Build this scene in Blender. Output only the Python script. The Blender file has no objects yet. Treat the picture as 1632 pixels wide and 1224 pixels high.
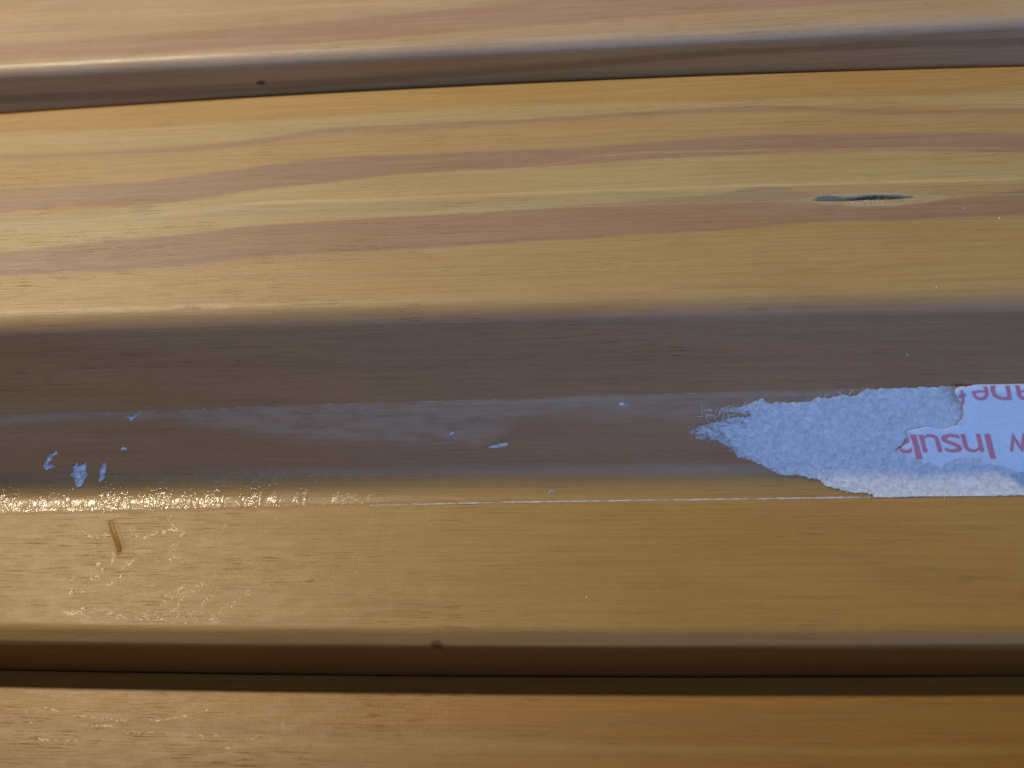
import bpy, bmesh, math, random
from mathutils import Vector, Matrix
from mathutils.bvhtree import BVHTree
from mathutils import noise as mn
random.seed(7)
R = math.radians
MM = 0.001                       # the code thinks in millimetres, Blender gets metres
scene = bpy.context.scene
col = scene.collection

# ---------------------------------------------------------------- camera
FPX, D, EL, YAW = 2600.0, 194.0, R(50), R(7.5)
REF = Vector((0, 0, 25.0))                      # what the middle of the picture looks at (mm)
fwd = Vector((-math.sin(YAW), math.cos(YAW)*math.cos(EL), -math.cos(YAW)*math.sin(EL))).normalized()
cam_pos = REF - fwd*D
right = fwd.cross(Vector((0, 0, 1))).normalized(); up = right.cross(fwd).normalized()
def project(p):
    d = p - cam_pos; z = d.dot(fwd)
    return 816 + FPX*d.dot(right)/z, 612 - FPX*d.dot(up)/z
a0, a1 = project(REF - Vector((1, 0, 0))), project(REF + Vector((1, 0, 0)))
slope = math.atan2(a1[1]-a0[1], a1[0]-a0[0])
roll = -0.025 - slope                            # the boards climb slightly to the right
r2 = right*math.cos(roll) + up*math.sin(roll)*1.0
cr, sr = math.cos(roll), math.sin(roll)
right, up = (right*cr + up*sr), (up*cr - right*sr)
a0, a1 = project(REF - Vector((1, 0, 0))), project(REF + Vector((1, 0, 0)))
if abs(math.atan2(a1[1]-a0[1], a1[0]-a0[0]) + 0.025) > 0.004:
    right, up = (right*math.cos(-2*roll) + up*math.sin(-2*roll)), (up*math.cos(-2*roll) - right*math.sin(-2*roll))
cd = bpy.data.cameras.new('camera'); cam = bpy.data.objects.new('camera', cd); col.objects.link(cam)
M = Matrix((right, up, -fwd)).transposed().to_4x4(); M.translation = cam_pos*MM
cam.matrix_world = M
cd.sensor_width = 36; cd.lens = 36*FPX/1632; cd.clip_start = 0.005; cd.clip_end = 20
cd.dof.use_dof = True; cd.dof.aperture_fstop = 20
scene.camera = cam
def ray(px, py):
    return (fwd + right*((px-816)/FPX) + up*((612-py)/FPX)).normalized()
def hitz(px, py, z):
    d = ray(px, py); t = (z-cam_pos.z)/d.z
    return cam_pos + d*t
def hitplane(px, py, p, n):
    d = ray(px, py); t = (p-cam_pos).dot(n)/d.dot(n)
    return cam_pos + d*t

# ---------------------------------------------------------------- light
w = bpy.data.worlds.new('World'); scene.world = w; w.use_nodes = True
bg = w.node_tree.nodes['Background']; bg.inputs[0].default_value = (0.55, 0.62, 0.8, 1); bg.inputs[1].default_value = 0.06
def lamp(name, kind, loc, aim, power, colour, size, sy=None):
    l = bpy.data.lights.new(name, kind); l.energy = power; l.color = colour
    if kind == 'AREA':
        l.shape = 'RECTANGLE' if sy else 'DISK'; l.size = size
        if sy: l.size_y = sy
    else: l.shadow_soft_size = size
    o = bpy.data.objects.new(name, l); col.objects.link(o); o.location = Vector(loc)*MM
    o.rotation_euler = (Vector(aim)-Vector(loc)).to_track_quat('-Z', 'Y').to_euler()
    return o
lamp('warm_lamp', 'POINT', (-206, 174, 357), (0, 0, 25), 4.9, (1.0, 0.84, 0.60), 0.015)
lamp('window_light', 'AREA', (420, -900, 490), (0, 0, 20), 12.0, (0.22, 0.45, 1.0), 1.7, 0.60)
scene.view_settings.view_transform = 'Standard'; scene.view_settings.look = 'None'
scene.view_settings.exposure = 0.0; scene.view_settings.gamma = 1
scene.render.engine = 'CYCLES'
scene.cycles.max_bounces = 5; scene.cycles.diffuse_bounces = 3; scene.cycles.glossy_bounces = 2; scene.cycles.transparent_max_bounces = 8

# ---------------------------------------------------------------- node helpers
class NB:
    def __init__(s, name):
        s.m = bpy.data.materials.new(name); s.m.use_nodes = True
        s.t = s.m.node_tree; s.t.nodes.clear()
        s.out = s.t.nodes.new('ShaderNodeOutputMaterial')
        uv = s.t.nodes.new('ShaderNodeUVMap'); uv.uv_map = 'UVMap'
        sep = s.t.nodes.new('ShaderNodeSeparateXYZ'); s.t.links.new(uv.outputs[0], sep.inputs[0])
        s.x, s.u = sep.outputs[0], sep.outputs[1]
    def put(s, sock, v):
        if hasattr(v, 'is_output'): s.t.links.new(v, sock)
        elif v is not None: sock.default_value = v
    def math(s, op, a, b=None, c=None, clamp=False):
        n = s.t.nodes.new('ShaderNodeMath'); n.operation = op; n.use_clamp = clamp
        for i, v in enumerate((a, b, c)): s.put(n.inputs[i], v)
        return n.outputs[0]
    def ss(s, v, lo, hi, a=0.0, b=1.0):
        n = s.t.nodes.new('ShaderNodeMapRange'); n.interpolation_type = 'SMOOTHSTEP'
        for i, q in enumerate((v, lo, hi, a, b)): s.put(n.inputs[i], q)
        return n.outputs[0]
    def mix(s, f, a, b, mode='MIX'):
        n = s.t.nodes.new('ShaderNodeMix'); n.data_type = 'RGBA'; n.blend_type = mode
        s.put(n.inputs[0], f); s.put(n.inputs[6], a); s.put(n.inputs[7], b)
        return n.outputs[2]
    def vec(s, fx, fu, ox=0.0, ou=0.0, u=None):
        c = s.t.nodes.new('ShaderNodeCombineXYZ')
        s.put(c.inputs[0], s.math('MULTIPLY_ADD', s.x, fx, ox)); s.put(c.inputs[1], s.math('MULTIPLY_ADD', u or s.u, fu, ou))
        return c.outputs[0]
    def noise(s, fx, fu, detail=3.0, rough=0.55, ox=0.0, ou=0.0, dist=0.0, u=None):
        n = s.t.nodes.new('ShaderNodeTexNoise'); n.inputs['Scale'].default_value = 1.0
        n.inputs['Detail'].default_value = detail; n.inputs['Roughness'].default_value = rough; n.inputs['Distortion'].default_value = dist
        s.t.links.new(s.vec(fx, fu, ox, ou, u), n.inputs['Vector'])
        return n.outputs[0]
    def curve(s, pts):
        # value along x (mm, -90..90) -> u (mm, -80..80)
        n = s.t.nodes.new('ShaderNodeFloatCurve')
        s.put(n.inputs['Value'], s.math('MULTIPLY_ADD', s.x, 1/180.0, 0.5))
        c = n.mapping.curves[0]
        P = sorted((min(max(x/180+.5, 0), 1), u/160+.5) for x, u in pts)
        while len(c.points) < len(P): c.points.new(0.5, 0.5)
        for q, (a, b) in zip(c.points, P): q.location = (a, b); q.handle_type = 'AUTO'
        n.mapping.extend = 'HORIZONTAL'; n.mapping.update()
        return s.math('MULTIPLY_ADD', n.outputs[0], 160.0, -80.0)
    def streak(s, top, bot, soft_t=0.25, soft_b=0.25, u=None):
        # u grows towards the viewer: 'top' is the smaller u
        u = u or s.u; ct, cb = s.curve(top), s.curve(bot)
        a = s.ss(s.math('SUBTRACT', u, ct), -soft_t, soft_t); b = s.ss(s.math('SUBTRACT', cb, u), -soft_b, soft_b)
        return s.math('MULTIPLY', a, b)
    def spot(s, x, u, rx, ru, lo=0.6, hi=1.1):
        a = s.math('DIVIDE', s.math('SUBTRACT', s.x, x), rx); b = s.math('DIVIDE', s.math('SUBTRACT', s.u, u), ru)
        r = s.math('SQRT', s.math('ADD', s.math('MULTIPLY', a, a), s.math('MULTIPLY', b, b)))
        r = s.math('ADD', r, s.math('MULTIPLY_ADD', s.noise(1.5, 3.0), 0.8, -0.4))
        return s.ss(r, lo, hi, 1.0, 0.0)
    def bump(s, h, dist, strength=1.0, normal=None):
        n = s.t.nodes.new('ShaderNodeBump'); n.inputs['Strength'].default_value = strength
        n.inputs['Distance'].default_value = dist*MM; s.put(n.inputs['Height'], h)
        if normal: s.t.links.new(normal, n.inputs['Normal'])
        return n.outputs[0]
    def principled(s, **k):
        n = s.t.nodes.new('ShaderNodeBsdfPrincipled')
        for a, v in k.items(): s.put(n.inputs[a.replace('_', ' ')], v)
        return n.outputs[0]
    def finish(s, sh): s.t.links.new(sh, s.out.inputs[0]); return s.m
def W(r, g, b):                     # wood colour that shows as r, g, b under the lamp of this place
    c = RGB(r, g, b); return (c[0]/0.87, c[1]/0.835, c[2]/0.76, 1)
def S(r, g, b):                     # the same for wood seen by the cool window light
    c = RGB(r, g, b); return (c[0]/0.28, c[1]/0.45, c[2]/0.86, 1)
def RGB(r, g, b):                   # display colour 0-255 -> linear
    f = lambda c: ((c/255+0.055)/1.055)**2.4 if c > 10 else c/255/12.92
    return (f(r), f(g), f(b), 1)

# ---------------------------------------------------------------- stepped wooden boards
def quad3(pts):                     # smooth y(x) through three points, straight on beyond them
    (x0, y0), (x1, y1), (x2, y2) = pts
    def f(x):
        xc = min(max(x, x0), x2)
        y = y0*(xc-x1)*(xc-x2)/((x0-x1)*(x0-x2)) + y1*(xc-x0)*(xc-x2)/((x1-x0)*(x1-x2)) + y2*(xc-x0)*(xc-x1)/((x2-x0)*(x2-x1))
        if x != xc:
            k = (y0*(2*xc-x1-x2)/((x0-x1)*(x0-x2)) + y1*(2*xc-x0-x2)/((x1-x0)*(x1-x2)) + y2*(2*xc-x0-x1)/((x2-x0)*(x2-x1)))
            y += k*(x-xc)
        return y
    return f
def line(ys, z, dy=0.0):
    f = quad3([(lambda p: (p.x, p.y))(hitz(px, py, z)) for px, py in zip((0, 816, 1632), ys)])
    return lambda x: f(x) + dy
class Profile:
    """corners: (y(x), z, fillet radius, arc steps); straight runs are cut into pieces of about 'step' mm"""
    def __init__(s, corners, ref, step=0.45):
        s.c, s.ref = corners, ref
        s.counts = None; s.step = step; s.cache = {}
        s.counts = s._counts()
    def _pts(s, x):
        P = [Vector((f(x), z)) for f, z, r, n in s.c]; res = []   # list of runs: arcs
        for i, (f, z, r, n) in enumerate(s.c):
            if r == 0 or i in (0, len(P)-1): res.append([P[i]]); continue
            a, b, c = P[i-1], P[i], P[i+1]
            d1, d2 = (a-b).normalized(), (c-b).normalized()
            ang = math.acos(max(-1, min(1, d1.dot(d2)))); t = r/math.tan(ang/2)
            t = min(t, 0.48*(a-b).length, 0.48*(c-b).length); rr = t*math.tan(ang/2)
            ctr = b + (d1+d2).normalized()*(rr/math.sin(ang/2))
            p1, p2 = b+d1*t, b+d2*t; v1, v2 = p1-ctr, p2-ctr
            A1 = math.atan2(v1.y, v1.x); dA = (math.atan2(v2.y, v2.x)-A1+math.pi) % (2*math.pi)-math.pi
            res.append([ctr + Vector((math.cos(A1+dA*k/n), math.sin(A1+dA*k/n)))*rr for k in range(n+1)])
        return res
    def _counts(s):
        runs = s._pts(0.0)
        return [max(1, round((runs[i+1][0]-runs[i][-1]).length/s.step)) for i in range(len(runs)-1)]
    def column(s, x):
        k = round(x, 5)
        if k in s.cache: return s.cache[k]
        runs = s._pts(x); pts = []; refi = 0
        for i, r in enumerate(runs):
            if i == s.ref: refi = len(pts) + len(r)//2
            pts += r
            if i < len(runs)-1:
                a, b = r[-1], runs[i+1][0]; n = s.counts[i]
                pts += [a.lerp(b, q/n) for q in range(1, n)]
        us = [0.0]
        for a, b in zip(pts, pts[1:]): us.append(us[-1] + (b-a).length)
        us = [q-us[refi] for q in us]
        s.cache[k] = (pts, us); return s.cache[k]
    def at(s, x, u, off=0.0):
        pts, us = s.column(x); lo, hi = 0, len(us)-2
        while lo < hi:
            m = (lo+hi+1)//2
            if us[m] <= u: lo = m
            else: hi = m-1
        a, b = pts[lo], pts[lo+1]; t = (u-us[lo])/max(us[lo+1]-us[lo], 1e-9); p = a.lerp(b, t)
        # smooth normal from a small neighbourhood
        def tang(j):
            j0, j1 = max(j-1, 0), min(j+1, len(pts)-1); return (pts[j1]-pts[j0]).normalized()
        tg = tang(lo).lerp(tang(lo+1), min(max(t, 0), 1)).normalized()
        n = Vector((-tg.y, tg.x)); n = -n if n.y < 0 and n.x > 0 else n
        if tg.x < 0: n = Vector((tg.y, -tg.x))
        return Vector((x, p.x+n.x*off, p.y+n.y*off))
    def normal(s, x, u):
        return (s.at(x, u, 1.0)-s.at(x, u, 0.0)).normalized()

def link(o, parent=None):
    col.objects.link(o); o.parent = parent; return o
def mesh_obj(name, verts, faces, mat, parent=None, uvs=None, smooth=True, attrs=None):
    me = bpy.data.meshes.new(name); me.from_pydata([Vector(v)*MM for v in verts], [], faces)
    if uvs:
        l = me.uv_layers.new(name='UVMap'); lv = [0]*len(me.loops); me.loops.foreach_get('vertex_index', lv)
        flat = []
        for i in lv: flat += uvs[i]
        l.data.foreach_set('uv', flat)
    for k, v in (attrs or {}).items():
        a = me.attributes.new(k, 'FLOAT', 'POINT'); a.data.foreach_set('value', v)
    me.materials.append(mat)
    if smooth: me.polygons.foreach_set('use_smooth', [True]*len(me.polygons))
    me.update()
    return link(bpy.data.objects.new(name, me), parent)
def tag(o, label=None, cat=None, group=None, kind=None):
    for k, v in (('label', label), ('category', cat), ('group', group), ('kind', kind)):
        if v: o[k] = v
    return o

XR = 100.0
def xlines(refine):
    xs = []; x = -XR
    while x < XR:
        xs.append(x); st = 0.8
        for a, b in refine:
            if a-0.4 <= x <= b: st = 0.12
        x += st
    return xs + [XR]
def build_board(name, prof, mat, refine=(), dent=None, under=0.0):
    xs = xlines(refine); verts = []; uvs = []; n = None
    for x in xs:
        pts, us = prof.column(x); n = len(pts)
        for p, u in zip(pts, us):
            v = Vector((x, p.x, p.y))
            if dent:
                d = dent(x, u)
                if d: v = v - prof.normal(x, u)*d
            verts.append(v); uvs.append((x, u))
    top = len(verts)
    for x in xs:                                     # underside and back of the solid
        pts, us = prof.column(x)
        verts += [Vector((x, pts[-1].x, under)), Vector((x, pts[0].x, under))]; uvs += [(x, us[-1]+5), (x, us[0]-5)]
    faces = []
    for i in range(len(xs)-1):
        a, b = i*n, (i+1)*n
        for j in range(n-1): faces.append((a+j, a+j+1, b+j+1, b+j))
        p, q = top+2*i, top+2*(i+1)
        faces += [(a+n-1, p, q, b+n-1), (p, p+1, q+1, q), (p+1, a, b, q+1)]
    faces.append(tuple(range(n)) + (top, top+1))
    e = (len(xs)-1)*n; faces.append(tuple(reversed([e+j for j in range(n)] + [top+2*len(xs)-2, top+2*len(xs)-1])))
    o = mesh_obj(name, verts, faces, mat, uvs=uvs)
    me = o.data; bm = bmesh.new(); bm.from_mesh(me); bmesh.ops.recalc_face_normals(bm, faces=bm.faces)
    for f in bm.faces[-2:]: f.smooth = False
    for ed in bm.edges:
        if ed.is_manifold and ed.calc_face_angle(0) > R(50): ed.smooth = False
    bm.to_mesh(me); bm.free()
    return o

# heights of the three boards, from how the edges sit in the picture
TH = R(63.5); NR = Vector((0, -math.sin(TH), math.cos(TH)))
z1 = hitplane(816, 489, REF, NR).z; z2 = hitplane(816, 770, REF, NR).z
zA, zC = z1+5.1, z2-6.5
L_gapA = line((181, 133, 105), z1)                  # where the back board meets the stepped board
L_top = line((514, 489, 471), z1); L_foot = line((775, 770, 764), z2)
L_arris = line((1022, 1030, 1027), z2-0.9)
profB = Profile([(lambda x: L_gapA(x)+0.15, z1-6, 0, 0), (lambda x: L_gapA(x)+0.05, z1, 0.35, 4), (L_top, z1, 3.2, 14), (L_foot, z2, 4.6, 16),
                 (line((996, 1004, 1000), z2), z2, 2.6, 8), (L_arris, z2-0.9, 0.45, 5),
                 (lambda x: L_arris(x)-0.45, zC, 0, 0)], 2)
L_Aedge = line((112, 72, 30), zA)
profA = Profile([(lambda x: L_Aedge(x)+70, zA, 0, 0), (L_Aedge, zA, 1.9, 12), (lambda x: L_gapA(x)+0.85, z1-0.6, 0.5, 3), (lambda x: L_gapA(x)+1.2, z1-5, 0, 0)], 1)
profC = Profile([(lambda x: L_arris(x)-0.40, zC-6, 0, 0), (lambda x: L_arris(x)-0.62, zC, 0.3, 4), (lambda x: L_arris(x)-24, zC, 1.5, 5), (lambda x: L_arris(x)-26, zC+21, 2.0, 6), (lambda x: L_arris(x)-40, zC+21, 2.0, 6), (lambda x: L_arris(x)-41, 0.2, 0, 0)], 1)  # raised front lip is added out of view to keep window light off the groove

# pixel -> place on a board
def bvh_of(prof):
    xs = [-XR + 2*XR*i/160 for i in range(161)]; v = []; f = []; n = 0
    for x in xs:
        pts, us = prof.column(x); n = len(pts); v += [Vector((x, p.x, p.y)) for p in pts]
    for i in range(160):
        for j in range(n-1): f.append((i*n+j, i*n+j+1, (i+1)*n+j+1, (i+1)*n+j))
    return BVHTree.FromPolygons(v, f), n
BV = {id(p): bvh_of(p) for p in (profA, profB, profC)}
def xu(prof, px, py):
    t, n = BV[id(prof)]; h = t.ray_cast(cam_pos, ray(px, py))
    if h[0] is None:
        return None
    j = h[2] % (n-1); pts, us = prof.column(h[0].x)
    a, b = pts[j], pts[j+1]; d = b-a; t2 = (Vector((h[0].y, h[0].z))-a).dot(d)/max(d.length_squared, 1e-12)
    return (h[0].x, us[j] + t2*(us[j+1]-us[j]))
def XU(prof, pts):
  if pts[0] == 'raw': return pts[1:]
  return [q for q in (xu(prof, *p) for p in pts) if q]

cd.dof.focus_distance = (profB.at(*xu(profB, 620, 800)) - cam_pos).dot(fwd)*MM

# ---------------------------------------------------------------- wood
def wood(name, prof, layers, seed=0.0, zones=None, extra=None, rough=0.50, spec=0.5):
    b = NB(name)
    warp = b.math('MULTIPLY_ADD', b.noise(0.05, 0.25, 3, ox=seed), 1.3, -0.65)
    fine = b.math('MULTIPLY_ADD', b.noise(0.35, 1.6, 4, ox=seed+9), 0.5, -0.25)
    uw = b.math('ADD', b.u, b.math('ADD', b.math('MULTIPLY', warp, 0.45), fine))
    c = zones(b, uw) if callable(zones) else zones
    for top, bot, colr, amount, st, sb in layers:
        m = b.streak(XU(prof, top), XU(prof, bot), st, sb, uw)
        m = b.math('MULTIPLY', m, b.ss(b.noise(0.06, 0.9, 4, 0.6, ox=seed+20), 0.25, 0.55, amount*0.75, amount))
        c = b.mix(m, c, colr)
    # broad soft streaks, hair-fine lines and short pores along the grain
    s1 = b.noise(0.022, 0.55, 4, 0.6, ox=seed+3); c = b.mix(b.ss(s1, 0.35, 0.7, 0.0, 0.30), c, b.mix(1.0, c, (1.12, 1.1, 1.0, 1), 'MULTIPLY'))
    s2 = b.noise(0.05, 3.2, 5, 0.65, ox=seed+5, u=uw); c = b.mix(b.ss(s2, 0.40, 0.66, 0.0, 0.6), c, b.mix(1.0, c, (0.78, 0.70, 0.60, 1), 'MULTIPLY'))
    s3 = b.noise(0.22, 5.5, 3, 0.6, ox=seed+8); pore = b.ss(s3, 0.57, 0.70)
    reg = b.ss(b.noise(0.05, 0.25, 2, ox=seed+12), 0.4, 0.65, 0.15, 1.0); pore = b.math('MULTIPLY', pore, reg)
    c = b.mix(b.math('MULTIPLY', pore, 0.62), c, b.mix(1.0, c, (0.45, 0.36, 0.25, 1), 'MULTIPLY'))
    blot = b.noise(0.035, 0.12, 4, 0.65, ox=seed+70); c = b.mix(b.ss(blot, 0.42, 0.66, 0.0, 0.5), c, b.mix(1.0, c, (0.90, 0.83, 0.70, 1), 'MULTIPLY'))
    mot = b.noise(0.9, 1.6, 4, 0.6, ox=seed+15); c = b.mix(b.ss(mot, 0.3, 0.7, 0.0, 0.22), c, b.mix(1.0, c, (0.86, 0.80, 0.72, 1), 'MULTIPLY'))
    r = b.math('MULTIPLY_ADD', b.noise(0.3, 0.8, 3, ox=seed+18), 0.22, rough-0.11)
    h = b.math('ADD', b.math('MULTIPLY', b.noise(0.25, 4.5, 4, 0.6, ox=seed+30), 0.55), b.math('MULTIPLY', b.noise(3.2, 4.2, 3, 0.6, ox=seed+33), 0.45))
    h = b.math('SUBTRACT', h, b.math('MULTIPLY', pore, 0.35))
    hh = [h]
    if extra: c, r, h = extra(b, c, r, h)
    nrm = b.bump(h, 0.05)
    return b.finish(b.principled(Base_Color=c, Roughness=r, Normal=nrm, IOR=1.5, Specular_IOR_Level=spec, Coat_Weight=0.08, Coat_Roughness=0.3, Coat_Normal=nrm))

GOLD, PALE, MAUVE, ORANGE = W(178,146,92), W(184,160,108), W(157,125,98), W(180,138,72)
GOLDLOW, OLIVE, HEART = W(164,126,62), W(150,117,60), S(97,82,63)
DARKLINE = W(146, 112, 92)
B_layers = [
 # the orange band along the back edge
 (['raw', (-90,-70), (90,-70)], [(0,212),(200,203),(408,192),(816,167),(1224,157),(1632,143)], ORANGE, 0.6, 0.2, 0.25),
 # pale sapwood
 ([(0,214),(408,195),(816,170),(1224,160),(1632,146)], [(0,244),(408,222),(816,191),(1224,169),(1632,172)], PALE, 0.6, 0.3, 0.25),
 # thin mauve line
 ([(0,247),(200,240),(400,222),(530,204),(640,199),(816,191),(1000,179),(1224,169),(1400,174),(1632,172)],
  [(0,255),(200,248),(400,231),(530,214),(640,209),(816,199),(1000,188),(1224,177),(1400,182),(1632,180)], MAUVE, 0.75, 0.25, 0.5),
 ([(0,258),(300,245),(530,222),(816,203),(1224,182),(1632,186)], [(0,300),(200,288),(450,258),(816,236),(1224,212),(1632,210)], GOLD, 0.5, 0.4, 0.3),
 # broad mauve band
 ([(0,303),(200,291),(350,275),(450,260),(550,250),(700,245),(816,240),(1000,229),(1150,218),(1300,213),(1450,211),(1632,213)],
  [(0,340),(100,330),(250,325),(400,303),(530,290),(650,277),(816,268),(1000,257),(1150,248),(1300,240),(1450,240),(1632,243)], MAUVE, 0.92, 0.30, 0.18),
 # pale sliver along its lower edge
 ([(380,304),(460,298),(700,276),(816,269),(1000,243),(1200,238),(1420,235),(1632,236)], [(380,305),(460,303),(700,279),(816,270),(1000,246),(1200,241),(1420,238),(1632,238)], W(205,180,130), 0.22, 0.12, 0.12),
 ([(0,341),(250,326),(530,291),(816,269),(1150,249),(1632,244)], [(0,410),(300,380),(500,360),(816,342),(1000,329),(1224,300),(1632,292)], PALE, 0.8, 0.2, 0.25),
 ([(105,352),(200,343),(300,333),(420,322)], [(105,355),(200,350),(300,344),(420,326)], W(212,182,128), 0.6, 0.2, 0.3),
 # lower mauve band running into the resin pocket
 ([(0,403),(130,388),(300,373),(400,360),(500,353),(650,345),(816,335),(1000,322),(1150,308),(1224,297),(1330,318),(1440,327),(1517,317),(1632,300)],
  [(0,440),(200,429),(300,424),(400,410),(500,403),(600,396),(750,390),(1000,373),(1150,365),(1300,354),(1450,352),(1632,342)], MAUVE, 0.9, 0.25, 0.45),
 ([(0,432),(200,423),(350,406),(520,398),(700,387),(900,376),(1100,366),(1300,350),(1632,336)], [(0,438),(200,430),(350,413),(520,404),(700,393),(900,381),(1100,370),(1300,354),(1632,341)], DARKLINE, 0.55, 0.2, 0.3),
 # greenish grey stain round the pocket
 ([(1200,300),(1300,297),(1400,296),(1500,298),(1632,290)], [(1200,318),(1300,328),(1400,330),(1500,312),(1632,296)], W(168,150,112), 0.5, 0.6, 0.6),
]
def B_zones(b, uw):
    # golden face, red-brown heartwood on the sloping face, deeper honey on the lower ledge
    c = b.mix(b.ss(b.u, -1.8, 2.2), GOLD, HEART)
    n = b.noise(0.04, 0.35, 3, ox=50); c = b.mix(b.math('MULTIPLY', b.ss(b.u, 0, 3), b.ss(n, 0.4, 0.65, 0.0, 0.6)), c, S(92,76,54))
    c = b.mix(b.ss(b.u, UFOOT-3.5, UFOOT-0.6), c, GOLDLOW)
    return b.mix(b.ss(uw, UARR-2.6, UARR-1.2), c, b.mix(b.ss(uw, UARR-0.2, UARR+0.5), W(148,115,62), S(68,61,38)))  # darker rounded rim; the riser below it has its shade put into the colour
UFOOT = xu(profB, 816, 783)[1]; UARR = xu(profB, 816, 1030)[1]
pk = xu(profB, 1376, 316); gq = xu(profB, 187, 858); nt = xu(profB, 696, 1031); sc = xu(profB, 230, 915)
def B_extra(b, c, r, h):
    # resin pocket: pale lip, blue-grey torn slit
    lip = b.streak(XU(profB, [(1270,318),(1330,310),(1400,307),(1470,311),(1520,311)]), XU(profB, [(1270,319),(1330,326),(1400,329),(1450,325),(1520,313)]), 0.15, 0.2)
    c = b.mix(b.math('MULTIPLY', lip, b.ss(b.noise(0.5, 2.0, 3, ox=71), 0.3, 0.65, 0.2, 0.75)), c, W(178,160,122))
    jag = b.math('MULTIPLY_ADD', b.noise(2.2, 2.5, 4, 0.7, ox=77), 0.7, -0.35)
    uj = b.math('ADD', b.u, jag)
    sl = b.streak(XU(profB, [(1292,318),(1310,313),(1345,314),(1385,311.5),(1420,310.5),(1448,312),(1466,313)]), XU(profB, [(1292,318),(1310,320),(1345,318.5),(1385,316),(1420,315.5),(1448,314.5),(1466,313)]), 0.14, 0.16, uj)
    sl = b.math('MULTIPLY', sl, b.math('MULTIPLY', b.ss(b.x, pk[0]-6.4, pk[0]-5.2), b.ss(b.x, pk[0]+6.6, pk[0]+5.4)))
    c = b.mix(sl, c, b.mix(b.noise(1.0, 6.0, 3), W(86,90,86), W(116,114,102)))
    core = b.streak(XU(profB, [(1325,317),(1350,316),(1390,312),(1430,313),(1460,314)]), XU(profB, [(1325,318),(1350,318),(1390,314.5),(1430,314),(1460,314)]), 0.06, 0.06, uj)
    core = b.math('MULTIPLY', core, sl); c = b.mix(core, c, W(46,44,42))
    fl = b.math('MULTIPLY', b.ss(b.noise(2.5, 4.0, 3, ox=91), 0.55, 0.62), b.spot(pk[0]+0.3, pk[1]+0.75, 2.6, 0.45)); c = b.mix(fl, c, W(225,212,185))
    c = b.mix(b.math('MULTIPLY', b.spot(nt[0], nt[1]-0.15, 0.8, 0.75, 0.6, 1.2), 0.8), c, S(56,42,28))
    r = b.math('ADD', r, b.math('MULTIPLY', sl, 0.4))
    h = b.math('SUBTRACT', h, b.math('MULTIPLY', sl, 2.5))
    # varnish scuffs on the left of the lower ledge and round its rim
    z = b.spot(sc[0], sc[1], 15, 8, 0.0, 1.5)
    s = b.math('MULTIPLY', z, b.ss(b.noise(0.7, 1.3, 4, 0.7, ox=31, dist=0.8), 0.5, 0.72))
    h = b.math('ADD', h, b.math('MULTIPLY', b.math('MULTIPLY', s, b.noise(4.0, 6.0, 2, ox=44)), 0.55))
    r = b.math('SUBTRACT', r, b.math('MULTIPLY', s, 0.12))
    return c, r, h
def seg_dent(p, q, wd, dep):
    ax, au = p; bx, bu = q; dx, du = bx-ax, bu-au; L2 = dx*dx+du*du
    def f(x, u):
        t = ((x-ax)*dx+(u-au)*du)/L2; tc = min(max(t, 0), 1); d = math.hypot(x-ax-dx*tc, u-au-du*tc)
        e = math.exp(-(d/wd)**2*1.5)
        return dep*(0.35+0.65*tc)*e - 0.12*dep*math.exp(-((d-wd*2.2)/(wd*1.2))**2)*(1 if 0 < t < 1 else 0)
    return f
g1 = seg_dent(xu(profB, 176, 832), xu(profB, 192, 878), 0.17, 0.55)
g2 = seg_dent(xu(profB, 154, 852), xu(profB, 158, 866), 0.13, 0.10)
def B_dent(x, u):
    d = 0.0
    if abs(x-gq[0]) < 4.5 and abs(u-gq[1]) < 5: d += g1(x, u) + g2(x, u)
    if abs(x-nt[0]) < 2:
        q = math.hypot((x-nt[0])/0.75, (u-nt[1]-0.7)/0.8); d += 0.25*math.exp(-q**4)
    if abs(x-pk[0]) < 7:
        q = ((x-pk[0])/5.6)**2 + ((u-pk[1])/0.30)**2; d += 0.35*math.exp(-q*q)
    return d
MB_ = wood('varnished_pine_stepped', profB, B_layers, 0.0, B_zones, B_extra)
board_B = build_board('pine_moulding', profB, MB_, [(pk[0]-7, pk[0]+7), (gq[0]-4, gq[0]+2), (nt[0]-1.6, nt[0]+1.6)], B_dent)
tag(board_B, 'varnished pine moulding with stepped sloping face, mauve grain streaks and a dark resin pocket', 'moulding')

A_layers = [
 ([(0,70),(408,43),(816,3),(1000,-18)], [(0,96),(408,74),(816,44),(1000,30),(1300,8)], W(172,138,112), 0.8, 0.5, 0.4),
 ([(0,20),(500,8),(900,-25)], [(0,34),(500,16),(900,-18)], W(200,170,130), 0.5, 0.5, 0.5),
 ([(0,150),(400,132),(816,105),(1224,75),(1632,60)], [(0,166),(400,146),(816,117),(1224,86),(1632,72)], S(74,63,50), 0.7, 0.3, 0.3),
]
hole = xu(profA, 416, 132)
def A_extra(b, c, r, h):
    m = b.spot(hole[0], hole[1], 0.75, 0.42, 0.5, 1.2); c = b.mix(b.math('MULTIPLY', m, 0.85), c, W(60,34,26))
    return c, b.math('ADD', r, b.math('MULTIPLY', m, 0.4)), h
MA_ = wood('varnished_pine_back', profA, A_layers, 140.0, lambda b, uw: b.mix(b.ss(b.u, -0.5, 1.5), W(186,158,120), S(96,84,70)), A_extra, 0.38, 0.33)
board_A = build_board('pine_board', profA, MA_, [(hole[0]-1, hole[0]+1)], lambda x, u: 0.12*math.exp(-(((x-hole[0])/0.55)**2+((u-hole[1])/0.35)**2)) if abs(x-hole[0]) < 2 else 0)
tag(board_A, 'pale pine board with rounded shiny front edge, farthest back above the moulding', 'board')
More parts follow.
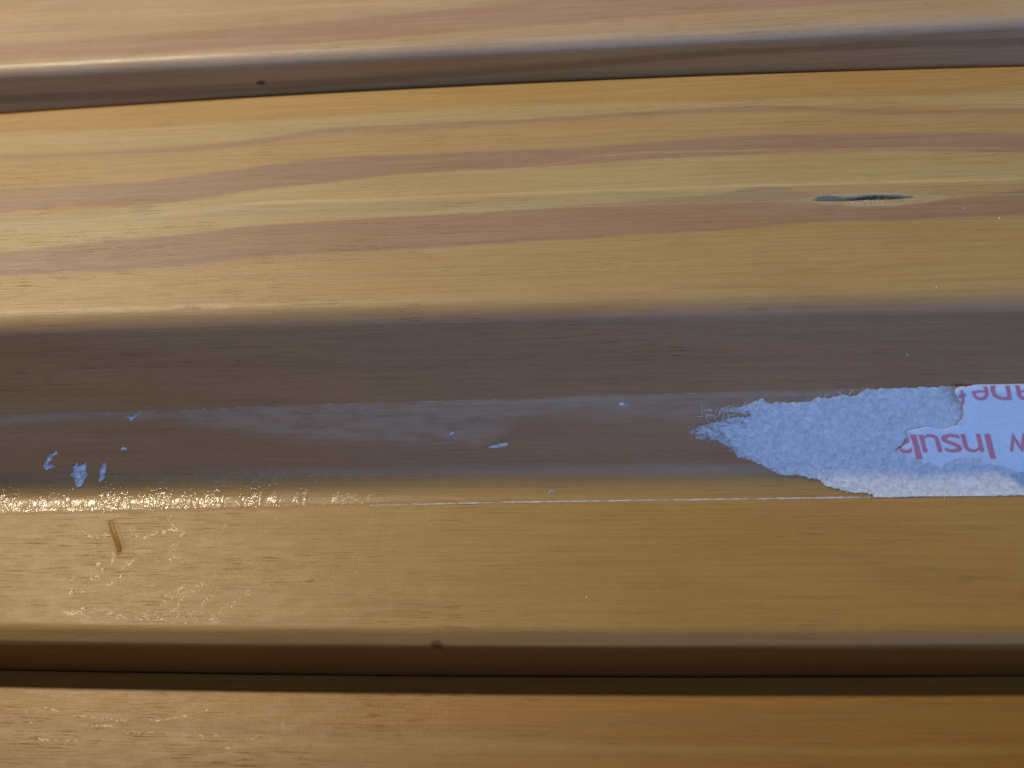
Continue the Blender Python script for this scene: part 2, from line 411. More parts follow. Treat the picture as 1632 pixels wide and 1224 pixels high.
C_layers = [
 ([(0,1140),(408,1150),(816,1151),(1000,1140),(1200,1126),(1400,1118),(1632,1116)], [(0,1230),(816,1240),(1632,1240)], OLIVE, 0.75, 0.35, 0.5),
 ([(0,1195),(408,1212),(816,1222)], [(0,1225),(408,1238),(816,1245)], W(140,102,44), 0.5, 0.5, 0.5),
 ([(816,1178),(1100,1188),(1400,1192),(1632,1190)], [(816,1196),(1100,1200),(1400,1202),(1632,1200)], W(170,140,84), 0.5, 0.4, 0.4),
]
MC_ = wood('varnished_pine_front', profC, C_layers, 260.0, lambda b, uw: W(164,120,50))
board_C = build_board('pine_board', profC, MC_)
tag(board_C, 'honey coloured pine board with scratched varnish, nearest, in the shadow line below the moulding', 'board')
m = NB('dark_base'); base_m = m.finish(m.principled(Base_Color=m.mix(m.noise(0.1, 2.0, 3), W(40,28,18), W(60,42,28)), Roughness=0.8))
bx = [(-XR, -80, -2), (XR, -80, -2), (XR, 110, -2), (-XR, 110, -2), (-XR, -80, 0), (XR, -80, 0), (XR, 110, 0), (-XR, 110, 0)]
base = mesh_obj('sill_base', bx, [(3,2,1,0), (4,5,6,7), (0,1,5,4), (1,2,6,5), (2,3,7,6), (3,0,4,7)], base_m, smooth=False, uvs=[(v[0], v[1]) for v in bx])
tag(base, 'dark wooden base hidden under the three boards', kind='structure')

# ---------------------------------------------------------------- sheets lying on the moulding
def interp(pts):
    pts = sorted(pts)
    def f(x):
        if x <= pts[0][0]: a, b = pts[0], pts[1]
        elif x >= pts[-1][0]: a, b = pts[-2], pts[-1]
        else:
            for a, b in zip(pts, pts[1:]):
                if a[0] <= x <= b[0]: break
        return a[1] + (b[1]-a[1])*(x-a[0])/(b[0]-a[0])
    return f
tape_top = interp(XU(profB, [(0,662),(60,660),(200,657),(408,648),(816,636),(1224,623),(1380,620),(1632,612)]))
tape_bot = interp(XU(profB, [(0,821),(200,817),(408,812),(600,806),(816,801),(1100,797),(1390,793),(1632,790)]))
def inside(poly, x, y):
    c = False; j = len(poly)-1
    for i in range(len(poly)):
        xi, yi = poly[i]; xj, yj = poly[j]
        if (yi > y) != (yj > y) and x < (xj-xi)*(y-yi)/(yj-yi)+xi: c = not c
        j = i
    return c
def edge_dist(poly, x, y):
    best = 1e9
    for (ax, ay), (bx_, by) in zip(poly, poly[1:]+poly[:1]):
        dx, dy = bx_-ax, by-ay; L = dx*dx+dy*dy or 1e-9; t = min(max(((x-ax)*dx+(y-ay)*dy)/L, 0), 1)
        best = min(best, math.hypot(x-ax-dx*t, y-ay-dy*t))
    return best
def sheet(name, poly, step, height, mat, parent=None, jag=0.0, jf=2.0, attrs=None, bottom=0.0, prof=profB, straight=None):
    """a thin solid cut to an outline given in board coordinates; height(x,u,d) is the upper face above the wood"""
    x0, x1 = min(p[0] for p in poly), max(p[0] for p in poly); u0, u1 = min(p[1] for p in poly), max(p[1] for p in poly)
    nx, nu = int((x1-x0+2*jag)/step)+3, int((u1-u0+2*jag)/step)+3
    def jx(x, u):
        if not jag: return x, u
        j = jag*(0.12 if straight and straight(x, u) else 1.0)
        v = Vector((x*jf, u*jf, 3.3)); n1 = mn.noise(v)+0.6*mn.noise(v*2.7)+0.4*mn.noise(v*6); v.z = 9.1; n2 = mn.noise(v)+0.6*mn.noise(v*2.7)+0.4*mn.noise(v*6)
        return x+j*n1, u+j*n2
    idx = {}; verts = []; uvs = []; faces = []; pts = []
    def vid(i, j):
        if (i, j) not in idx:
            x, u = x0-jag-step+i*step, u0-jag-step+j*step
            q = jx(x, u); d = edge_dist(poly, *q); d = d if inside(poly, *q) else 0.0
            idx[(i, j)] = len(verts); verts.append(prof.at(x, u, height(x, u, d))); uvs.append((x, u)); pts.append((x, u, d))
        return idx[(i, j)]
    for i in range(nx):
        for j in range(nu):
            x, u = x0-jag-step+(i+.5)*step, u0-jag-step+(j+.5)*step
            if inside(poly, *jx(x, u)): faces.append((vid(i, j), vid(i, j+1), vid(i+1, j+1), vid(i+1, j)))
    # relax the stair-stepped rim a little so it does not look like a grid
    from collections import defaultdict
    cnt = defaultdict(int)
    for f in faces:
        for a, b in zip(f, f[1:]+f[:1]): cnt[(min(a, b), max(a, b))] += 1
    rim = [e for e, c in cnt.items() if c == 1]; nb = defaultdict(list)
    for a, b in rim: nb[a].append(b); nb[b].append(a)
    for _ in range(2):
        newp = {}
        for k, l in nb.items():
            if len(l) == 2: newp[k] = tuple(0.5*pts[k][q] + 0.25*(pts[l[0]][q]+pts[l[1]][q]) for q in (0, 1)) + (pts[k][2],)
        for k, v in newp.items(): pts[k] = v
    for k in nb: verts[k] = prof.at(pts[k][0], pts[k][1], height(*pts[k])); uvs[k] = pts[k][:2]
    low = {}
    for f in list(faces):
        for a, b in zip(f, f[1:]+f[:1]):
            if cnt[(min(a, b), max(a, b))] == 1:
                for k in (a, b):
                    if k not in low:
                        low[k] = len(verts); x, u, d = pts[k]
                        bo = bottom(x, u) if callable(bottom) else bottom
                        verts.append(prof.at(x, u, bo)); uvs.append((x, u)); pts.append((x, u, 0))
                faces.append((b, a, low[a], low[b]))
    at = {k: [fn(*p) for p in pts] for k, fn in (attrs or {}).items()}
    return mesh_obj(name, verts, faces, mat, parent, uvs, True, at)
def attr(b, name):
    n = b.t.nodes.new('ShaderNodeAttribute'); n.attribute_name = name; return n.outputs['Fac']
def mix_sh(b, f, a, c):
    n = b.t.nodes.new('ShaderNodeMixShader'); b.put(n.inputs[0], f); b.t.links.new(a, n.inputs[1]); b.t.links.new(c, n.inputs[2]); return n.outputs[0]
def node(b, kind, **k):
    n = b.t.nodes.new(kind)
    for a, v in k.items(): b.put(n.inputs[a.replace('_', ' ')], v)
    return n.outputs[0]

# clear adhesive film
b = NB('clear_adhesive_film')
haze = b.streak(XU(profB, [(0,655),(816,630),(1632,604)]), XU(profB, [(0,675),(150,668),(230,668),(300,674),(400,688),(520,700),(680,708),(790,700),(835,664),(900,658),(960,664),(1040,660),(1120,668),(1250,650)]), 0.3, 1.1)
haze = b.math('MULTIPLY', haze, b.ss(b.noise(0.22, 0.8, 4, 0.6, ox=5), 0.28, 0.62, 0.12, 1.0))
film_fleck = b.ss(b.noise(1.1, 2.6, 4, 0.6, ox=60), 0.66, 0.74)
left = b.ss(b.x, xu(profB, 680, 780)[0], xu(profB, 380, 780)[0])
patch = b.math('MULTIPLY', b.ss(b.noise(0.42, 0.14, 3, 0.6, ox=17.5), 0.42, 0.58, 0.12, 1.0), b.ss(b.u, UFOOT-3.3, UFOOT-1.3))
wr = b.noise(1.7, 2.4, 2, 0.6, ox=2, dist=0.6)
amp = b.math('MULTIPLY_ADD', b.math('MULTIPLY', left, patch), 0.95, 0.06)
nrm = b.bump(b.math('MULTIPLY', wr, amp), 0.18)
gl = node(b, 'ShaderNodeBsdfAnisotropic', Color=(1, 1, 1, 1), Roughness=b.math('MULTIPLY_ADD', left, -0.18, 0.34), Normal=nrm)
tr = node(b, 'ShaderNodeBsdfTransparent', Color=(0.97, 0.965, 0.955, 1))
df = node(b, 'ShaderNodeBsdfDiffuse', Color=(0.85, 0.66, 0.46, 1))
fr = b.t.nodes.new('ShaderNodeLayerWeight'); fr.inputs[0].default_value = 0.5; b.t.links.new(nrm, fr.inputs[1])
frf = b.math('MULTIPLY_ADD', b.math('POWER', fr.outputs['Facing'], 4.0), 0.5, b.math('MULTIPLY_ADD', b.math('MULTIPLY', left, patch), 0.055, 0.012))
body = mix_sh(b, b.math('ADD', b.math('MULTIPLY', haze, 0.20), b.math('ADD', 0.045, b.math('MULTIPLY', film_fleck, 0.03))), tr, df)
film_m = b.finish(mix_sh(b, frf, body, gl))
b = NB('dusty_adhesive_edge')
dusty = b.ss(b.noise(0.7, 0.3, 4, 0.7, ox=3), 0.42, 0.68)
edge_m = b.finish(mix_sh(b, b.math('MULTIPLY_ADD', dusty, 0.40, 0.02), node(b, 'ShaderNodeBsdfTransparent'), b.principled(Base_Color=(0.78, 0.76, 0.72, 1), Roughness=0.5)))
b = NB('dusty_adhesive_rim')
dusty = b.ss(b.noise(0.5, 0.3, 4, 0.7, ox=3), 0.36, 0.60)
rim_m = b.finish(mix_sh(b, b.math('MULTIPLY_ADD', dusty, 0.60, 0.18), node(b, 'ShaderNodeBsdfTransparent'), b.principled(Base_Color=(0.78, 0.76, 0.72, 1), Roughness=0.5)))
tape = bpy.data.objects.new('adhesive_tape', None); link(tape); tape.location = profB.at(0, tape_bot(0))*MM
tag(tape, 'clear double sided tape strip along the foot of the moulding slope, glinting at the left', 'tape')
def to_child(o, p): o.parent = p; o.matrix_parent_inverse = Matrix.Translation(-p.location); return o
def film_mesh():
    verts, uvs, faces = [], [], []; xs = [-XR+0.6+(2*XR-1.2)*i/460 for i in range(461)]; n = 44
    for x in xs:
        t = tape_top(x) + 0.10*mn.noise(Vector((x*0.8, 1, 0))) + 0.05*mn.noise(Vector((x*3.1, 2, 0))); bt = tape_bot(x) + 0.05*mn.noise(Vector((x*0.9, 7, 0)))
        for j in range(n+1):
            u = t+(bt-t)*j/n; o = 0.07
            if j == 0 or j == n: o = 0.004
            elif j == 1 or j == n-1: u = (t+0.03) if j == 1 else bt-0.03
            verts.append(profB.at(x, u, o)); uvs.append((x, u))
    for i in range(len(xs)-1):
        for j in range(n): faces.append((i*(n+1)+j, i*(n+1)+j+1, (i+1)*(n+1)+j+1, (i+1)*(n+1)+j))
    return to_child(mesh_obj('adhesive_film', verts, faces, film_m, None, uvs), tape)
film_mesh()
def ribbon(name, path, wid, off, mat, prof=profB, thick=0.05):
    """thin raised bead following (x,u) points; wid a number or a function of the running fraction"""
    verts, uvs, faces = [], [], []; n = len(path)
    for k, (x, u) in enumerate(path):
        a, c = path[max(k-1, 0)], path[min(k+1, n-1)]; dx, du = c[0]-a[0], c[1]-a[1]; L = math.hypot(dx, du) or 1
        px, pu = -du/L, dx/L; wq = wid(k/(n-1)) if callable(wid) else wid
        for s, o in ((-1, 0), (-0.4, thick), (0.4, thick), (1, 0)):
            verts.append(prof.at(x+px*wq*s, u+pu*wq*s, off+o)); uvs.append((x+px*wq*s, u+pu*wq*s))
    for k in range(n-1):
        for j in range(3): faces.append((k*4+j, k*4+j+1, k*4+j+5, k*4+j+4))
    return mesh_obj(name, verts, faces, mat, None, uvs)
def wavy(f, x0, x1, st, amp, fr=2.0, seed=0):
    n = int((x1-x0)/st); return [(x0+(x1-x0)*i/n, f(x0+(x1-x0)*i/n)+amp*mn.noise(Vector((x0*0+(x1-x0)*i/n*fr, seed, 5)))) for i in range(n+1)]
xpl = xu(profB, 1388, 793)[0]; xg = xu(profB, 590, 806)[0]
to_child(ribbon('adhesive_bead', wavy(lambda x: tape_bot(x)-0.02, xg, xpl, 0.3, 0.05), lambda t: 0.11+0.07*mn.noise(Vector((t*60, 0, 1))), 0.05, rim_m), tape)
to_child(ribbon('adhesive_bead', wavy(lambda x: tape_top(x), -70, xu(profB, 1380, 620)[0], 0.3, 0.12, 1.3, 3), lambda t: 0.04+0.035*mn.noise(Vector((t*90, 4, 1))), 0.03, edge_m), tape)

# ---------------------------------------------------------------- torn paper liner
def paper(name, colr, trans=False, rough=0.75, bumpd=0.12, fl=0.90):
    b = NB(name); n1 = b.noise(1.5, 1.5, 5, 0.68, ox=4, dist=0.8); n2 = b.noise(0.5, 0.5, 3, ox=14)
    c = b.mix(b.ss(n1, 0.35, 0.65), colr, tuple(q*fl for q in colr[:3])+(1,)); c = b.mix(b.ss(n2, 0.4, 0.7, 0, 0.4), c, tuple(q*0.92 for q in colr[:3])+(1,))
    nrm = b.bump(b.math('ADD', n1, b.math('MULTIPLY', b.noise(7, 7, 3), 0.4)), bumpd)
    sh = b.principled(Base_Color=c, Roughness=rough, Normal=nrm, Subsurface_Weight=0.0)
    if trans:
        th = attr(b, 'thick'); th = b.math('ADD', th, b.math('MULTIPLY_ADD', b.noise(0.9, 1.3, 5, 0.7, ox=40, dist=0.8), 2.2, -1.1))
        sh = mix_sh(b, b.ss(th, 0.0, 1.0), node(b, 'ShaderNodeBsdfTransparent', Color=(0.9, 0.9, 0.92, 1)), sh)
    return b.finish(sh)
torn_m = paper('torn_paper_fibre', (0.86, 0.86, 0.85, 1), True, 0.85, 0.22, 0.74)
print_m = paper('smooth_liner_paper', (0.84, 0.87, 0.90, 1), False, 0.5, 0.02)
b = NB('red_print'); ink_m = b.finish(b.principled(Base_Color=b.mix(b.ss(b.noise(4, 4, 3), 0.35, 0.7), RGB(236,146,152), RGB(222,122,134)), Roughness=0.6))
liner = bpy.data.objects.new('paper_liner', None); link(liner); liner.location = profB.at(45, tape_bot(45))*MM
tag(liner, 'torn white paper backing with red upside-down printing, stuck on the right end of the tape', 'paper backing')
XE = XR-1
torn_px = [(1096,686),(1108,681),(1128,675),(1150,668),(1172,664),(1196,664),(1196,657),(1168,656),(1122,654),(1124,651),(1150,650),(1180,648),(1200,640),(1214,635),(1226,642),(1250,642),(1290,640),(1305,632),(1318,634),(1340,629),(1360,630),(1382,620)]
torn = XU(profB, torn_px) + [(x, tape_top(x)-0.03) for x in (xu(profB, 1400, 619)[0], 52, 60, 70, 85, XE)] + [(x, tape_bot(x)+0.03) for x in (XE, 85, 70, 60, 52, xpl+0.3)] \
     + XU(profB, [(1391,788),(1370,786),(1345,783),(1318,774),(1302,764),(1280,758),(1246,757),(1222,746),(1206,736),(1176,728),(1163,712),(1150,706),(1143,699),(1128,705),(1112,700)])
xt0, xt1 = xu(profB, 1100, 686)[0], xu(profB, 1330, 690)[0]
def torn_h(x, u, d):
    base = 0.10 + 0.13*min(d/1.2, 1)
    return base + 0.06*mn.noise(Vector((x*0.6, u*0.8, 3))) + 0.06*mn.noise(Vector((x*1.1, u*1.1, 0))) + 0.045*mn.noise(Vector((x*3.3, u*3.3, 4))) + (0.10*max(0, 1-d/0.35)*max(0, mn.noise(Vector((x*1.7, u*1.7, 8)))+0.2) if 0 < d else 0.0)
def torn_thick(x, u, d):
    t = (x-xt0)/(xt1-xt0); t = 0.12 + 1.15*min(max(t, 0), 1.2)
    low = min(max((u-xu(profB, 1200, 735)[1])/3.0, -1), 1)*0.0
    return t + 0.25*min(d, 1.0) + low + 0.12
torn_o = to_child(sheet('torn_paper_layer', torn, 0.11, torn_h, torn_m, None, 0.20, 1.9, {'thick': torn_thick}, 0.08, profB, lambda x, u: x > xpl+0.5 and u > tape_bot(x)-1.0), liner)
torn_o['label'] = 'fuzzy torn paper layer thinning to a point at the left'
sheet_px = [(1525,611),(1519,616),(1523,624),(1528,634),(1532,644),(1534,656),(1531,666),(1524,676),(1510,680),(1492,681),(1478,677),(1466,680),(1443,684),(1447,694),(1440,706),(1428,717),(1440,723),(1456,728),(1464,734),(1480,740),(1500,745),(1506,738),(1530,729),(1556,729),(1580,739),(1609,751),(1632,752)]
sp = XU(profB, sheet_px)
usb = sp[-1][1]
sheet_poly = sp + [(62, usb+0.2), (70, usb-0.2), (85, usb+0.4), (XE-0.3, usb)] + [(x, tape_top(x)-0.12) for x in (XE-0.3, 85, 70, 60, 56, sp[0][0]+0.8)]
cl = xu(profB, 1527, 640); ct = xu(profB, 1443, 708)
def curl(x, u):
    a = max(0.0, 1-(x-cl[0]+0.6)/3.2); wq = math.exp(-((u-cl[1]+0.4)/2.3)**2)
    b_ = max(0.0, 1-(x-ct[0]+1.2)/3.6)*math.exp(-((u-ct[1])/1.7)**2) if x < ct[0]+3 else 0
    return 1.9*min(a, 1.2)**2.0*wq + 0.40*min(b_, 1.2)**1.5
def sheet_h(x, u, d): return 0.20 + 0.18*min(d/0.7, 1) + curl(x, u) + 0.03*mn.noise(Vector((x*0.35, u*0.5, 2))) + 0.02*mn.noise(Vector((x*1.5, u*1.5, 2)))
sheet_o = to_child(sheet('printed_sheet', sheet_poly, 0.16, sheet_h, print_m, None, 0.05, 1.6, None, lambda x, u: 0.10+curl(x, u)*0.93), liner)
sheet_o['label'] = 'smooth bluish white top sheet with red letters and a curled torn corner'

# red letters, upside down, each a part of the printed sheet
def glyph(ch):
    c = bpy.data.curves.new('g', 'FONT'); c.body = ch; c.size = 1.0; c.resolution_u = 5; c.align_x = 'LEFT'
    o = bpy.data.objects.new('g', c); col.objects.link(o)
    dg = bpy.context.evaluated_depsgraph_get(); me = o.evaluated_get(dg).to_mesh()
    vs = [tuple(v.co[:2]) for v in me.vertices]; fs = [tuple(p.vertices) for p in me.polygons]
    o.evaluated_get(dg).to_mesh_clear(); bpy.data.objects.remove(o); bpy.data.curves.remove(c)
    return vs, fs
def letter(ch, px0, px1, py_base, py_x, shear, cut=None, xh=None):
    """px0..px1: its span in the picture (upside down); py_base: line its feet stand on; py_x: top of its body"""
    vs, fs = glyph(ch); gx0, gx1 = min(v[0] for v in vs), max(v[0] for v in vs)
    gh = xh if xh else max(v[1] for v in vs)
    bm = bmesh.new(); bv = []
    mid = (px0+px1)/2; pb = xu(profB, mid, py_base); pt = xu(profB, mid, py_x)
    xa, xb = xu(profB, px1, (py_base+py_x)/2)[0], xu(profB, px0, (py_base+py_x)/2)[0]
    du = pt[1]-pb[1]; lean = du*shear
    xa -= 0.5*lean; xb -= 0.5*lean
    slope_u = (xu(profB, px1, py_base)[1]-xu(profB, px0, py_base)[1])/max(xa-xb, 0.01)*0
    for gx, gy in vs:
        t = (gx-gx0)/max(gx1-gx0, 1e-6); q = gy/gh
        bv.append(bm.verts.new((xa+(xb-xa)*t + lean*q, pb[1]+du*q, 0)))
    for f in fs:
        try: bm.faces.new([bv[i] for i in f])
        except ValueError: pass
    if cut is not None:
        bmesh.ops.bisect_plane(bm, geom=bm.verts[:]+bm.edges[:]+bm.faces[:], plane_co=(0, cut, 0), plane_no=(0, -1, 0), clear_outer=True)
    bmesh.ops.triangulate(bm, faces=bm.faces[:])
    for _ in range(2): 
        long = [e for e in bm.edges if e.calc_length() > 0.35]
        if long: bmesh.ops.subdivide_edges(bm, edges=long, cuts=1); bmesh.ops.triangulate(bm, faces=bm.faces[:])
    # drop what the tear took away
    kill = [f for f in bm.faces if not inside(sheet_poly, f.calc_center_median().x, f.calc_center_median().y)]
    bmesh.ops.delete(bm, geom=kill, context='FACES')
    bm.verts.index_update(); V = []; U = []
    for v in bm.verts: V.append(profB.at(v.co.x, v.co.y, sheet_h(v.co.x, v.co.y, 1)+0.025)); U.append((v.co.x, v.co.y))
    F = [tuple(v.index for v in f.verts) for f in bm.faces]; bm.free()
    if not F: return
    # consistent facing towards the viewer
    F2 = []
    for f in F:
        n = (V[f[1]]-V[f[0]]).cross(V[f[2]]-V[f[0]]); F2.append(f if n.dot(cam_pos-V[f[0]]) > 0 else tuple(reversed(f)))
    o = mesh_obj('letter', V, F2, ink_m, None, U, False); o.parent = sheet_o
XH = max(v[1] for v in glyph('x')[0])
SH = 0.26
base2 = lambda px: 689.5 - (px-1500)*0.006      # feet of the lower line (it hangs upside down)
top2 = lambda px: 718.5 - (px-1500)*0.010
for ch, a, c in (('w', 1605, 1645), ('u', 1467, 1498), ('s', 1501, 1531), ('n', 1533.5, 1565)):
    letter(ch, a, c, base2((a+c)/2), top2((a+c)/2), SH, None, XH)
letter('I', 1572.5, 1582, base2(1577), 729, SH); letter('l', 1455.5, 1465, base2(1460), 730, SH)
letter('a', 1425, 1451, base2(1438), top2(1438), SH, None, XH)
for ch, a, c in (('o', 1648, 1680), ('d', 1683, 1714), ('n', 1717, 1748)): letter(ch, a, c, base2((a+c)/2), top2((a+c)/2), SH, None, XH)
for ch, a, c in (('e', 1547.5, 1575), ('p', 1578, 1610), ('a', 1614, 1644)):
    letter(ch, a, c, 606, 635.5, SH*0.7, tape_top(xu(profB, a, 640)[0])-0.02, XH)
letter('f', 1522, 1537, 600, 640, SH*0.7, tape_top(xu(profB, 1530, 640)[0])+0.1)

# loose fibres along the tear
def hairs(name, n, spots, mat, rad=0.042):
    V, F, U = [], [], []
    for _ in range(n):
        x, u, ln, hgt = spots(); a = random.uniform(0, 2*math.pi); k = 6; prev = None; bend = random.uniform(-0.9, 0.9)
        r = rad*random.uniform(0.6, 1.3)
        for i in range(k+1):
            t = i/k; px, pu = x+math.cos(a+bend*t)*ln*t, u+math.sin(a+bend*t)*ln*t
            c = profB.at(px, pu, 0.16+hgt*math.sin(t*math.pi*0.8)); nn = profB.normal(px, pu)
            side = Vector((1, 0, 0)) if abs(math.cos(a)) < 0.7 else Vector((1, 0, 0)).cross(nn)
            b0 = len(V)
            for q in range(3):
                an = q*2.094; V.append(c+(side*math.cos(an)+nn*math.sin(an))*r*(1-0.6*t)); U.append((px, pu))
            if prev is not None:
                for q in range(3): F.append((prev+q, prev+(q+1) % 3, b0+(q+1) % 3, b0+q))
            prev = b0
    return mesh_obj(name, V, F, mat, None, U)
b = NB('white_fibre'); fib_m = b.finish(b.principled(Base_Color=(0.78, 0.80, 0.83, 1), Roughness=0.8))
edge_pts = XU(profB, [(1120,653),(1150,652),(1180,650),(1205,640),(1226,641),(1255,641),(1290,640),(1308,634),(1340,630),(1362,631),(1385,620),(1400,619)])
low_pts = XU(profB, [(1096,686),(1143,699),(1163,712),(1176,728),(1206,736),(1246,757),(1280,758),(1302,764),(1345,783),(1391,788)])
def pick(pl):
    i = random.randrange(len(pl)-1); t = random.random(); return pl[i][0]+(pl[i+1][0]-pl[i][0])*t, pl[i][1]+(pl[i+1][1]-pl[i][1])*t
def sp1():
    x, u = pick(edge_pts); return x+random.uniform(-.2, .2), u+random.uniform(-0.1, .7), random.uniform(0.3, 1.3), random.uniform(0.03, 0.35)
def sp2():
    x, u = pick(low_pts); return x+random.uniform(-.1, .3), u-random.uniform(0, 0.6), random.uniform(0.2, 0.7), random.uniform(0.02, 0.15)
tx0, tx1 = xu(profB, 1130, 690)[0], xu(profB, 1520, 690)[0]
def sp3():
    while True:
        x, u = random.uniform(tx0, tx1), random.uniform(tape_top(30), tape_bot(30))
        if inside(torn, x, u) and not inside(sheet_poly, x, u): return x, u, random.uniform(0.4, 1.4), random.uniform(0.1, 0.2)
for n, f in ((150, sp1), (90, sp2), (140, sp3)):
    o = to_child(hairs('paper_fibres', n, f, fib_m), liner); o['kind'] = 'stuff'

# ---------------------------------------------------------------- scraps of paper left on the tape
scrap_m = paper('paper_scrap', (0.90, 0.90, 0.90, 1), True, 0.85, 0.3, 0.7)
Z3 = lambda pts: XU(profB, [(40+x/7.65, 640+y/7.65) for x, y in pts])
def scrap(poly, label, lift=0.12, step=0.08, thick=0.70):
    o = sheet('paper_scrap', poly, step, lambda x, u, d: 0.10+lift*min(d/0.3, 1)+0.07*mn.noise(Vector((x*3, u*3, 1))), scrap_m, None, 0.11, 3.2, {'thick': lambda x, u, d: thick+0.2*min(d, .5)}, 0.06)
    cx = sum(p[0] for p in poly)/len(poly); cu = sum(p[1] for p in poly)/len(poly); P = profB.at(cx, cu)
    o.data.transform(Matrix.Translation(-P*MM)); o.location = P*MM
    tag(o, label, 'paper scrap', 'paper scraps left on the tape'); return o
scrap(Z3([(385,585),(398,630),(342,652),(322,700),(285,738),(282,768),(342,762),(352,788),(270,828),(232,800),(232,755),(270,690),(308,632),(345,628)]), 'hook shaped white paper scrap, leftmost of the three at the left end of the tape')
scrap(Z3([(630,730),(650,765),(690,770),(745,735),(755,790),(740,830),(768,890),(735,935),(718,980),(685,1035),(640,1050),(612,1000),(598,920),(545,890),(578,850),(588,790)]), 'largest ragged white paper scrap, middle of the three at the left end of the tape', thick=0.62)
scrap(Z3([(950,715),(982,750),(988,800),(977,860),(978,920),(938,960),(905,995),(892,950),(918,890),(907,830),(942,790),(950,750)]), 'slim upright white paper scrap, rightmost of the three at the left end of the tape', thick=0.58)
scrap(Z3([(1172,560),(1205,545),(1240,560),(1243,582),(1205,580),(1172,588)]), 'tiny white paper speck above the slim upright paper scrap', step=0.06)
scrap(Z3([(1175,160),(1230,175),(1285,192),(1340,165),(1400,135),(1420,130),(1330,195),(1290,240),(1265,238),(1270,205),(1220,185)]), 'small V shaped white curl on the upper edge of the tape', 0.35, 0.06)
scrap(XU(profB, [(776,713),(790,708),(806,705),(811,707),(806,711),(790,713)]), 'thin white sliver lying on the middle of the tape', step=0.06)
scrap(XU(profB, [(714,691),(721,687),(723,690),(719,693)]), 'tiny white speck left of the thin sliver on the tape', step=0.05)
scrap(XU(profB, [(984,642),(995,639),(1003,643),(1000,649),(988,648)]), 'faint bluish smear of paper at the upper edge of the tape', step=0.07, thick=0.35)
scrap(XU(profB, [(873,790),(879,778),(882,780),(888,788),(880,785)]), 'tiny white fleck on the film near the lower edge of the tape', 0.03, 0.05, 0.4)

# ---------------------------------------------------------------- scratches and dust
b = NB('scuffed_varnish')
sv_m = b.finish(b.principled(Base_Color=b.mix(b.noise(2, 2, 2), RGB(188,150,88), RGB(200,166,106)), Roughness=0.36, Coat_Weight=0.1, Coat_Roughness=0.25))
def scratch(prof, pxs, board, dens=7.0, size=0.15, spread=0.20, tilt=0.5):
    """a broken line of little lifted varnish flakes along a path"""
    pts = XU(prof, pxs); V, F, U = [], [], []
    for (x0, u0), (x1, u1) in zip(pts, pts[1:]):
        L = math.hypot(x1-x0, u1-u0)
        for _ in range(max(1, int(L*dens))):
            t = random.random(); x, u = x0+(x1-x0)*t+random.gauss(0, spread), u0+(u1-u0)*t+random.gauss(0, spread)
            if mn.noise(Vector((x*1.3, u*1.3, 6))) < -0.12: continue
            s = size*random.uniform(0.4, 1.7); a = math.atan2(u1-u0, x1-x0)+random.gauss(0, 0.35); k0 = len(V); n = 6
            tx, tu = random.gauss(0, tilt)*0.5, random.gauss(0, tilt)*0.5; asp = random.uniform(0.12, 0.4)
            for q in range(n):
                an = 2*math.pi*q/n; lx, lu = math.cos(an)*s, math.sin(an)*s*asp
                ex, eu = lx*math.cos(a)-lu*math.sin(a), lx*math.sin(a)+lu*math.cos(a)
                V.append(prof.at(x+ex, u+eu, 0.002)); U.append((x+ex, u+eu))
            V.append(prof.at(x+tx*s, u+tu*s, s*asp*random.uniform(0.1, 0.5))); U.append((x, u))
            for q in range(n): F.append((k0+q, k0+(q+1) % n, k0+n))
    if F:
        F = [f if (V[f[1]]-V[f[0]]).cross(V[f[2]]-V[f[0]]).dot(cam_pos-V[f[0]]) > 0 else tuple(reversed(f)) for f in F]
        mesh_obj('scratch', V, F, sv_m, board, U, True)
Z4 = lambda pts: [(80+x/4.8, 780+y/4.8) for x, y in pts]
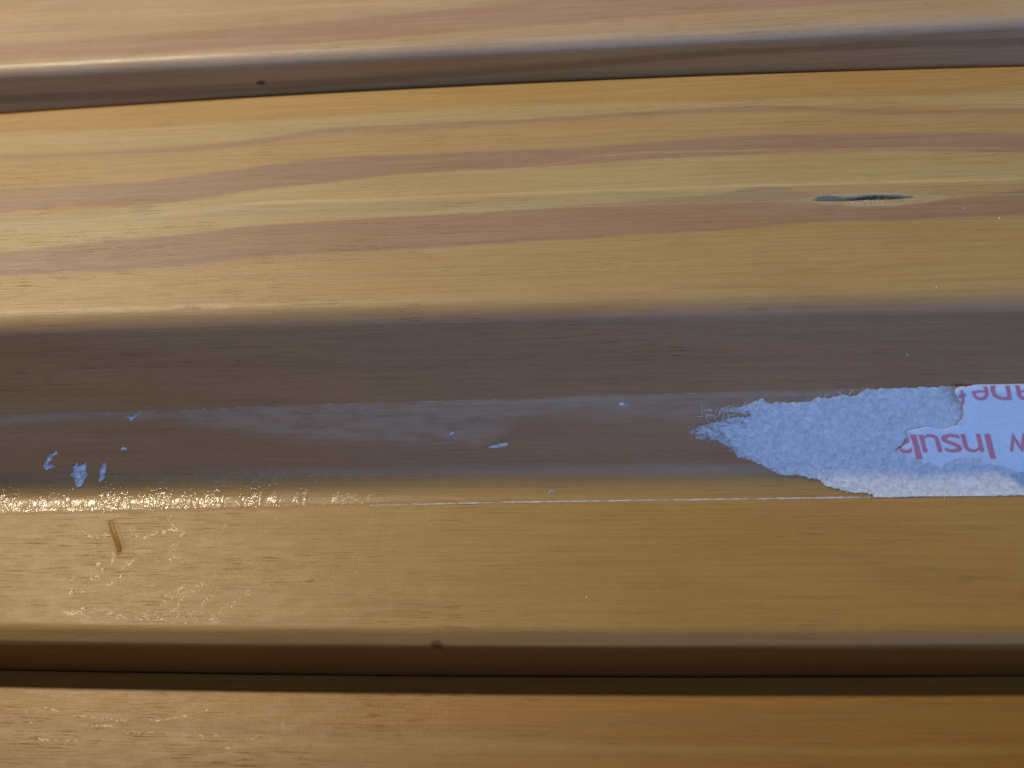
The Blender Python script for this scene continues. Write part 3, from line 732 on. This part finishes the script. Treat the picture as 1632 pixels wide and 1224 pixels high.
for p in ([(830,945),(880,850),(960,790),(1040,730)], [(985,835),(1100,770),(1205,700)], [(1150,900),(1190,860),(1290,770)], [(1270,960),(1360,900),(1440,860),(1520,790)],
          [(505,470),(470,560)], [(560,595),(640,530)], [(440,735),(520,690),(550,655)], [(140,800),(190,770),(250,790)], [(310,700),(380,660),(400,590),(350,570)],
          [(910,205),(920,290),(1000,330),(1000,380),(940,450),(920,520),(950,570)], [(130,940),(200,950),(275,920)], [(260,330),(300,370),(460,345)], [(620,320),(720,370),(830,325),(900,330)],
          [(1230,370),(1320,310),(1350,260)], [(930,940),(1010,860)], [(170,640),(190,690)]):
    scratch(profB, Z4(p), board_B, 20.0)
scratch(profB, Z4([(290,950),(500,965),(780,975),(1000,985),(1300,990)]), board_B, 11.0, 0.14, 0.32)
scratch(profB, Z4([(560,970),(900,960),(1250,975)]), board_B, 11.0, 0.14, 0.32)
Z6 = lambda pts: [(x/2, 960+y/2) for x, y in pts]
for p in ([(130,330),(230,360),(400,378),(520,375),(660,345)], [(80,340),(100,385)], [(250,393),(375,395)], [(390,413),(720,425)], [(115,437),(260,443)], [(205,410),(210,455)], [(600,460),(650,430)], [(720,465),(780,460),(820,425)], [(905,360),(900,405)], [(1560,455),(1590,455)]):
    scratch(profC, Z6(p), board_C, 12.0, 0.12, 0.07)
b = NB('dust'); dust_m = b.finish(b.principled(Base_Color=(0.92, 0.90, 0.84, 1), Roughness=0.3, Coat_Weight=0.6))
def dust(px, py, r, label):
    x, u = xu(profB, px, py); bm = bmesh.new(); bmesh.ops.create_icosphere(bm, subdivisions=2, radius=r*MM)
    for v in bm.verts: v.co *= 1+0.35*mn.noise(v.co*900/r*0.4+Vector((px, py, 0)))
    me = bpy.data.meshes.new('dust_speck'); bm.to_mesh(me); bm.free(); me.materials.append(dust_m)
    o = link(bpy.data.objects.new('dust_speck', me)); o.location = profB.at(x, u, r*0.4)*MM
    tag(o, label, 'dust speck', 'dust specks on the moulding')
dust(1593, 348, 0.115, 'bright dust speck at the right edge, lower right of the resin pocket')
dust(1535, 332, 0.07, 'faint dust speck just right of the resin pocket')
dust(1493, 458, 0.105, 'dust speck on the golden face just above the shaded slope')
dust(1446, 565, 0.085, 'dust speck on the shaded slope above the paper backing')
dust(393, 428, 0.10, 'pale speck under the lower mauve streak at the left')
dust(935, 952, 0.10, 'pale speck alone on the lower ledge below the tape')
dust(568, 913, 0.10, 'pale speck on the lower ledge right of the scratches')
